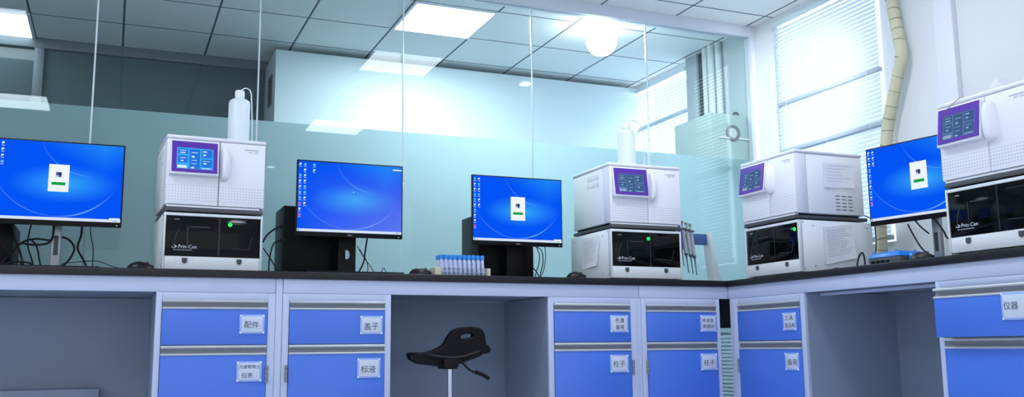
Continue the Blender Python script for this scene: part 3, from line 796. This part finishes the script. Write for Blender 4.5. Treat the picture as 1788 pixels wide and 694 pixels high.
# ------------------------------------------------------------------ test tube rack
t = thing('tube_rack', 'clear and cream tube rack full of blue-capped tubes on the black worktop', 'rack', (1.387, .13, TOPZ))
M_CREAM = mat('cream_plastic', (202,198,170), .5, noise=.06, nscale=20)
MB().box(0, .032, 0, .10, 0, .046, M_CREAM, .003).build('end_block', t)
mb = MB(); mb.box(.262, .280, 0, .10, 0, .046, M_CREAM, .003); mb.build('end_block', t)
M_RACK = mat('rack_plastic', (168,180,214), .3)
mb = MB()
for z in (.002, .024, .043):
    for y0, y1 in ((0, .006), (.046, .054), (.094, .10)): mb.box(.032, .262, y0, y1, z, z+.0025, M_RACK)
    for k in range(11): mb.box(.0325+k*.0229, .0345+k*.0229, .0, .10, z, z+.0025, M_RACK)
mb.build('grid', t)
M_TUBE = mat('tube_plastic', (206,214,242), .18, noise=.12, nscale=25)
M_CAPB = mat('blue_cap', (40,142,226), .35)
ordn = ['first', 'second', 'third', 'fourth', 'fifth', 'sixth', 'seventh', 'eighth', 'ninth', 'tenth']
for row in range(2):
    for k in range(10):
        x = 1.387+.0449+k*.0229; y = .13+.026+row*.048
        lean = -.075+.018*k/9
        lab = ('blue-capped tube, %s from the left in the front row of the rack' if row == 0 else 'blue-capped tube, %s from the left in the rear row of the rack') % ordn[k]
        q = thing('test_tube', lab, 'test tube', (x, y, TOPZ+.0055), 0, 'blue-capped tubes in the rack')
        q.rotation_euler = (0, lean, 0)
        MB().lathe([(.002, 0), (.0062, .006), (.0072, .016), (.0075, .09)], (0, 0, 0), M_TUBE, 14).build('tube', q)
        MB().lathe([(.0098, .082), (.0104, .086), (.0104, .099), (.0088, .103)], (0, 0, 0), M_CAPB, 14).build('cap', q)

# ------------------------------------------------------------------ pipettes on their stand
t = thing('pipette_stand', 'grey pipette stand with a blue cross bar in the bench corner', 'stand', (2.96, .32, TOPZ))
M_BBAR = mat('blue_bar', (58,94,150), .4); M_STL = mat('stand_grey', (198,202,206), .4)
MB().hexa([(.112,-.02,0),(.152,-.02,0),(.152,.06,0),(.112,.06,0),(.076,-.012,.294),(.100,-.012,.294),(.100,.05,.294),(.076,.05,.294)], M_STL, .005).build('upright', t)
MB().hexa([(-.13,-.02,0),(-.10,-.02,0),(-.10,.06,0),(-.13,.06,0),(-.13,-.012,.294),(-.11,-.012,.294),(-.11,.05,.294),(-.13,.05,.294)], M_STL, .004).build('upright', t)
MB().box(-.112, .082, .008, .03, .225, .286, M_BBAR, .004).build('cross_bar', t)
MB().box(-.14, .158, -.06, .10, -.0, .006, M_STL, .003).build('foot_plate', t)
names = ['leftmost pipette on the stand, blue-barrelled and half hidden by the sampler', 'second pipette from the left on the stand', 'third pipette from the left on the stand', 'rightmost pipette on the stand, next to the bare cross bar']
for k, x in enumerate((2.872, 2.900, 2.928, 2.952)):
    p = thing('pipette', names[k], 'pipette', (x, .308, TOPZ+(.10 if k == 0 else .072-.006*k)), 0, 'pipettes on the stand')
    p.rotation_euler = (0, -.12, 0)
    M_PG = mat('pipette_grey', (176,178,190), .35)
    MB().lathe([(.0095, .105), (.0115, .12), (.0108, .19), (.010, .235), (.011, .24), (.0115, .25)], (0, 0, 0), M_PG if k else mat('pipette_blue', (70,86,160), .4), 16).build('body', p)
    MB().lathe([(.0025, .0), (.0032, .06), (.0048, .088), (.010, .098), (.0105, .107)], (0, 0, 0), mat('pipette_dark', (78,92,112), .4), 14).build('shaft', p)
    mb = MB(); mb.lathe([(.0035, .25), (.0035, .27), (.0085, .271), (.009, .282), (.006, .286)], (0, 0, 0), mat('pipette_button', (150,150,152), .4), 14); mb.build('plunger', p)
    mb = MB(); mb.box(-.006, .014, -.016, -.006, .235, .245, M_DGREY, .002); mb.box(-.016, -.010, -.008, .004, .236, .246, M_DGREY, .002); mb.build('finger_hook', p)

# ------------------------------------------------------------------ blue-lidded boxes on the right bench
M_BB = mat('bright_blue_lid', (24,120,204), .35); M_GB = mat('grey_box_base', (78,84,90), .5)
t = thing('blue_lid_box', 'low dark grey box with a bright blue lid beside the corner sampler', 'box', (3.11, -.915, TOPZ), -PI/2)
MB().hexa([(-.095,.0,.004),(.085,.0,.004),(.085,.14,.004),(-.095,.14,.004),(-.10,-.004,.045),(.09,-.004,.045),(.09,.145,.045),(-.10,.145,.045)], M_GB, .004).build('base', t)
MB().hexa([(-.102,-.006,.045),(.092,-.006,.045),(.092,.147,.045),(-.102,.147,.045),(-.09,.004,.066),(.066,.004,.070),(.066,.135,.070),(-.09,.135,.066)], M_BB, .004).build('lid', t)
mb = MB()
for xx, yy in ((-.07,.01),(.0,.008),(.045,.02),(.05,.12),(-.06,.12)): mb.lathe([(.006,.062),(.005,.076)], (xx, yy, 0), M_BB, 10)
mb.build('lid_knob', t)
mb = MB()
for k in range(4): mb.box(-.08+k*.028, -.062+k*.028, -.0065, -.001, .018, .034, M_BLACK, .001)
mb.build('port', t)
mb = MB()
for fx in (-.07, .06):
    for fy in (.02, .12): mb.lathe([(.01, 0), (.01, .006)], (fx, fy, 0), M_BLACK, 10)
mb.build('foot', t)
t = thing('blue_lid_box', 'smaller blue-lidded box between the larger one and the mouse', 'box', (3.15, -1.028, TOPZ), -PI/2)
MB().box(-.020, .046, 0, .11, 0, .030, M_GB, .003).build('base', t)
MB().hexa([(-.021,-.002,.03),(.047,-.002,.03),(.047,.112,.03),(-.021,.112,.03),(-.019,.002,.058),(.045,.002,.036),(.045,.108,.036),(-.019,.108,.058)], M_BB, .003).build('lid', t)

# ------------------------------------------------------------------ saddle stool
t = thing('saddle_stool', 'black saddle stool with a handle slot and chrome column under the worktop', 'stool', (1.395, -.10, 0))
M_SEAT = mat('black_seat_skin', (4,4,7), .5, spec=.2, noise=.12, nscale=16)
def sp(px, py): return (1.205+(px-718)*.00266-1.395, .611-(py-572)*.00247+.011*(px-800)/60)
outer = [(719,617),(722,613),(737,611.5),(758,607),(772,599),(780,587),(787,578.5),(797,573.5),(812,571.8),(826,573.5),(838,578.5),(843,587),(845,600),(847,606),(852,611),(854,617),(851,621),(836,623),(816,627),(800,631),(775,632),(745,632),(728,630),(720.5,625)]
hole = [(803,585.8),(807,585),(820,585.2),(823.5,587.5),(822,590.6),(818,592),(804,592),(800.5,589.5)]
cu = bpy.data.curves.new('seat_outline', 'CURVE'); cu.dimensions = '2D'; cu.fill_mode = 'BOTH'; cu.extrude = .018; cu.bevel_depth = .006; cu.bevel_resolution = 3; cu.offset = -.006
for pts in (outer, hole):
    s_ = cu.splines.new('BEZIER'); s_.bezier_points.add(len(pts)-1); s_.use_cyclic_u = True; s_.resolution_u = 5
    for bp, q in zip(s_.bezier_points, pts):
        a, b = sp(*q)
        bp.co = (a, b, 0); bp.handle_left_type = bp.handle_right_type = 'AUTO'
ob = bpy.data.objects.new('tmp', cu); COL.objects.link(ob)
dg = bpy.context.evaluated_depsgraph_get(); dg.update()
me = bpy.data.meshes.new_from_object(ob.evaluated_get(dg)); bpy.data.objects.remove(ob); bpy.data.curves.remove(cu)
me.transform(Matrix.Rotation(PI/2, 4, 'X')); me.materials.clear(); me.materials.append(M_SEAT); me.shade_smooth(); me.set_sharp_from_angle(angle=math.radians(45))
o = bpy.data.objects.new('backrest', me); COL.objects.link(o); o.parent = t; o.location = (0, .0, 0)
mb = MB(); rings = []
for i in range(19):                                # saddle pan behind the raised side
    k = i/18; x = -.165+.33*k; e = max(.05, 1-abs(2*k-1)**7)**.5
    zt = .487+.02*k+.012*math.cos(PI*k*2); hh = .026*e; wy = .15*e
    rings.append([(x, .11+wy*math.cos(a), zt-.02+hh*math.copysign(abs(math.sin(a))**.7, math.sin(a))+.012*math.cos(a)**2) for a in [2*PI*j/20 for j in range(20)]])
mb.loft(rings, M_SEAT); mb.build('seat', t, ang=60)
MB().hexa([(-.055,-.05,.43),(.005,-.05,.43),(.005,.05,.43),(-.055,.05,.43),(-.06,-.055,.475),(.02,-.055,.475),(.02,.055,.475),(-.06,.055,.475)], M_BLACK, .006).build('tilt_mechanism', t)
mb = MB(); mb.lathe([(.0135, .12), (.0135, .43)], (-.012, 0, 0), M_CHROME, 20); mb.lathe([(.025, .08), (.025, .20), (.018, .21)], (-.012, 0, 0), M_BLACK, 20); mb.build('gas_column', t)
mb = MB(); mb.tube([(.0, -.03, .468), (.025, -.035, .462), (.065, -.04, .424), (.095, -.042, .412)], .0045, M_CABLE, 8); lv = mb.build('height_lever', t)
mb = MB(); mb.tube([(.088, -.042, .417), (.125, -.044, .402), (.152, -.045, .386)], .009, M_BLACK, 10); mb.build('grip', lv)
for k in range(5):
    a = 2*PI*k/5+.942; c, s_ = math.cos(a), math.sin(a)
    lg = MB().tube([(-.012, 0, .09), (-.012+.14*c, .14*s_, .082), (-.012+.27*c, .27*s_, .062)], .017, M_BLACK, 10); lg = lg.build('leg', t)
    MB().lathe([(.026, -.011), (.026, .011)], (-.012+.27*c, .27*s_, .027), M_BLACK, 16, 'y').build('castor', lg)

# ------------------------------------------------------------------ cables
def cable(label, pts, r=.0035):
    tag(MB().tube(pts, r, M_CABLE, 8, 7).build('cable'), label, 'cable', 'black cables behind the monitors')
Z = TOPZ
cable('thick cable looping out to the right of the silver stand at left', [(-.225,.47,Z+.17),(-.19,.50,Z+.16),(-.165,.50,Z+.125),(-.18,.50,Z+.075),(-.225,.49,Z+.02),(-.24,.48,Z+.004)], .0045)
cable('cable hanging from the left-edge monitor just right of its stand', [(-.137,.42,Z+.24),(-.138,.45,Z+.18),(-.15,.46,Z+.12),(-.125,.46,Z+.07),(-.112,.45,Z+.035),(-.12,.44,Z+.004)], .0045)
cable('thin cable dropping behind the left-edge monitor towards the mouse', [(-.105,.42,Z+.24),(-.10,.45,Z+.18),(-.088,.46,Z+.12),(-.086,.46,Z+.05),(-.088,.45,Z+.003)], .002)
cable('cable arching from the left tower behind the silver stand', [(-.46,.43,Z+.01),(-.42,.45,Z+.07),(-.37,.46,Z+.135),(-.32,.47,Z+.155),(-.26,.475,Z+.15),(-.225,.475,Z+.14)], .0045)
cable('low cable arching across the tangle beside the left tower', [(-.465,.40,Z+.008),(-.43,.41,Z+.035),(-.38,.42,Z+.05),(-.33,.42,Z+.045),(-.31,.42,Z+.02),(-.305,.42,Z+.004)], .004)
cable('cable falling steeply from the left-edge monitor through the tangle', [(-.42,.42,Z+.24),(-.40,.45,Z+.16),(-.375,.45,Z+.10),(-.36,.44,Z+.05),(-.345,.43,Z+.004)], .0045)
cable('slack cable wrapping the middle of the silver stand', [(-.375,.46,Z+.135),(-.33,.455,Z+.128),(-.29,.45,Z+.13),(-.262,.445,Z+.14),(-.25,.445,Z+.17),(-.25,.45,Z+.22)], .004)
cable('cable crossing down from the left tower to the worktop', [(-.50,.43,Z+.19),(-.46,.425,Z+.14),(-.42,.42,Z+.095),(-.37,.41,Z+.05),(-.345,.41,Z+.005)], .003)
cable('thin cable dropping in the middle of the tangle left of the stand', [(-.33,.42,Z+.24),(-.345,.46,Z+.17),(-.345,.46,Z+.12),(-.325,.45,Z+.06),(-.31,.44,Z+.004)], .003)
cable('curved cable just left of the silver stand, ending at its foot', [(-.335,.43,Z+.15),(-.31,.43,Z+.12),(-.295,.43,Z+.06),(-.285,.42,Z+.015),(-.28,.42,Z+.004)], .0035)
# left of the middle tower
cable('upper plugged cable curving from the tower to the lit analyser', [(.745,.43,Z+.245),(.715,.42,Z+.245),(.68,.42,Z+.225),(.655,.43,Z+.20),(.64,.44,Z+.17)], .004)
cable('lower plugged cable drooping from the tower to the worktop', [(.745,.43,Z+.18),(.715,.42,Z+.18),(.685,.41,Z+.16),(.67,.41,Z+.10),(.665,.40,Z+.03),(.667,.40,Z+.004)], .0035)
cable('straight cable slanting down beside the lit analyser', [(.64,.42,Z+.14),(.67,.41,Z+.095),(.70,.40,Z+.045),(.73,.39,Z+.006)], .003)
cable('short cable lying in a heap at the foot of the middle tower', [(.66,.36,Z+.005),(.69,.37,Z+.02),(.72,.37,Z+.022),(.74,.36,Z+.006)], .0045)
mb = MB()
for z in (.245, .18): mb.box(.715, .745, .418, .442, Z+z-.009, Z+z+.009, M_BLACK, .003)
tag(mb.build('cable_plug'), 'pair of black cable plugs on the left edge of the middle tower', 'plug')
cable('thick cable hanging right of the holed monitor stand', [(1.135,.42,Z+.21),(1.135,.46,Z+.14),(1.13,.47,Z+.09),(1.105,.46,Z+.04),(1.09,.45,Z+.005)], .004)
cable('thin cable slanting to the right from the holed monitor stand', [(1.09,.44,Z+.17),(1.12,.45,Z+.12),(1.16,.45,Z+.07),(1.20,.44,Z+.004)], .0018)
cable('thin bowed cable beside the thick one right of the holed stand', [(1.10,.43,Z+.15),(1.135,.44,Z+.10),(1.145,.44,Z+.055),(1.13,.43,Z+.004)], .0018)
cable('thin wire standing up in two loops left of the mouse and rack', [(1.20,.43,Z+.004),(1.21,.43,Z+.04),(1.222,.43,Z+.062),(1.237,.43,Z+.03),(1.245,.43,Z+.005),(1.27,.43,Z+.004),(1.275,.43,Z+.026),(1.285,.43,Z+.02),(1.285,.43,Z+.004)], .0018)
# right of the third monitor
for lab, P_, r in (('thin cable arching widest to the right of the rack monitor', [(2.035,.45,Z+.20),(2.085,.46,Z+.18),(2.095,.46,Z+.12),(2.08,.46,Z+.06),(2.065,.45,Z+.004)], .0028),
                ('cable hanging straight behind the right edge of the rack monitor', [(2.10,.45,Z+.21),(2.11,.46,Z+.15),(2.10,.46,Z+.08),(2.08,.46,Z+.03),(2.085,.45,Z+.004)], .0022),
                ('cable arching low beside the tower behind the rack monitor', [(2.0,.42,Z+.09),(2.03,.43,Z+.075),(2.055,.43,Z+.04),(2.06,.42,Z+.004)], .0028),
                ('cable bowed against the tower right of the black monitor stand', [(2.05,.44,Z+.19),(2.07,.45,Z+.15),(2.065,.45,Z+.10),(2.045,.44,Z+.06),(2.03,.43,Z+.01)], .0024)): cable(lab, P_, r)
# right bench
cable('cable falling from the window monitor to its silver stand', [(3.36,-.81,Z+.215),(3.37,-.83,Z+.16),(3.375,-.865,Z+.10),(3.38,-.90,Z+.065)], .0035)
cable('short cable between the window monitor and the top of its stand', [(3.36,-.855,Z+.225),(3.37,-.88,Z+.19),(3.38,-.91,Z+.16)], .0035)
cable('cable swinging right from the window monitor behind the rightmost sampler', [(3.37,-.945,Z+.235),(3.38,-.99,Z+.165),(3.38,-1.01,Z+.13),(3.38,-1.06,Z+.115),(3.38,-1.13,Z+.10)], .004)
cable('thin wire crossing itself at the foot of the rightmost sampler', [(3.2,-1.17,Z+.004),(3.2,-1.215,Z+.03),(3.2,-1.235,Z+.036),(3.2,-1.22,Z+.02),(3.2,-1.20,Z+.042),(3.2,-1.195,Z+.03),(3.2,-1.21,Z+.004)], .0018)
cable('cable looping up beside the blue-lidded box', [(3.10,-.80,Z+.006),(3.12,-.78,Z+.03),(3.14,-.755,Z+.065),(3.15,-.735,Z+.083),(3.15,-.715,Z+.07),(3.13,-.72,Z+.03),(3.11,-.745,Z+.008),(3.08,-.77,Z+.004)], .004)
cable('thin cable lying at the foot of the corner sampler', [(3.05,-.62,Z+.006),(3.05,-.67,Z+.016),(3.06,-.71,Z+.008),(3.06,-.76,Z+.01)], .0025)
cable('thin cable hanging behind the analyser beside the window monitor', [(3.41,-.488,Z+.30),(3.43,-.508,Z+.28),(3.45,-.512,Z+.24),(3.47,-.49,Z+.15),(3.48,-.46,Z+.06),(3.48,-.45,Z+.004)], .0025)

M_BRN = mat('brown_wire', (150, 120, 104), .6)
o = MB().tube([(2.945, -1.52, 1.447), (2.95, -1.475, 1.43), (2.952, -1.44, 1.412), (2.953, -1.432, 1.405)], .0016, M_BRN, 6).build('wire')
tag(o, 'thin brown wire lying across the screen of the rightmost analyser', 'wire')

# ------------------------------------------------------------------ light
W = bpy.data.worlds.new('World'); SC.world = W; W.use_nodes = True
bg = W.node_tree.nodes['Background']; bg.inputs[0].default_value = (.89, .945, 1.0, 1); bg.inputs[1].default_value = 1.1
def area(name, loc, rot, sx, sy, power, col):
    l = bpy.data.lights.new(name, 'AREA'); l.shape = 'RECTANGLE'; l.size = sx; l.size_y = sy; l.energy = power; l.color = col
    o = bpy.data.objects.new(name, l); COL.objects.link(o); o.location = loc; o.rotation_euler = rot; return o
area('daylight_window', (WX+.35, .155, 1.8), (0, PI/2, 0), 1.6, 1.0, 20, (.86, .95, 1.0))
sp_ = bpy.data.lights.new('downlight_beam', 'SPOT'); sp_.spot_size = math.radians(52); sp_.spot_blend = .8; sp_.shadow_soft_size = .045; sp_.energy = 230; sp_.color = (.93, .97, 1.0)
so = bpy.data.objects.new('downlight_beam', sp_); COL.objects.link(so); so.location = (2.93, -.86, CH-.02)
dw_ = bpy.data.lights.new('downlight_wide', 'AREA'); dw_.shape = 'DISK'; dw_.size = .08; dw_.energy = 5.5; dw_.color = (.93, .97, 1.0)  # wide fill added under the downlight to brighten the wall
do = bpy.data.objects.new('downlight_wide', dw_); COL.objects.link(do); do.location = (2.93, -.86, CH-.02)
so.rotation_euler = (Vector((3.82, .95, 1.7))-Vector((2.93, -.86, CH-.02))).to_track_quat('-Z', 'Y').to_euler()
area('daylight_low_window', (WX+.35, .155, .46), (0, PI/2, 0), .5, .9, 8, (.86, .95, 1.0))
area('daylight_next_window', (WX+.35, 1.98, 1.8), (0, PI/2, 0), 1.6, .8, 60, (.86, .95, 1.0))

# ------------------------------------------------------------------ camera
cam = bpy.data.cameras.new('camera'); cam.sensor_fit = 'HORIZONTAL'; cam.sensor_width = 36; cam.lens = 1657.32/1788*36
cam.clip_start = .05
co = bpy.data.objects.new('camera', cam); COL.objects.link(co)
yaw, pit, roll = math.radians(22.83386), math.radians(8.94744), math.radians(-.54906)
f = Vector((math.sin(yaw)*math.cos(pit), math.cos(yaw)*math.cos(pit), math.sin(pit)))
r = Vector((math.cos(yaw), -math.sin(yaw), 0)); u = r.cross(f)
r2 = r*math.cos(roll)+u*math.sin(roll); u2 = -r*math.sin(roll)+u*math.cos(roll)
Mx = Matrix((r2, u2, -f)).transposed().to_4x4(); Mx.translation = (0, -4.1, .519)
co.matrix_world = Mx
SC.camera = co
SC.view_settings.view_transform = 'Standard'; SC.view_settings.look = 'None'
SC.view_settings.exposure = 0.0
try:
    SC.cycles.use_denoising = True; SC.cycles.max_bounces = 10; SC.cycles.transparent_max_bounces = 16
    SC.cycles.sample_clamp_indirect = 8
except Exception: pass
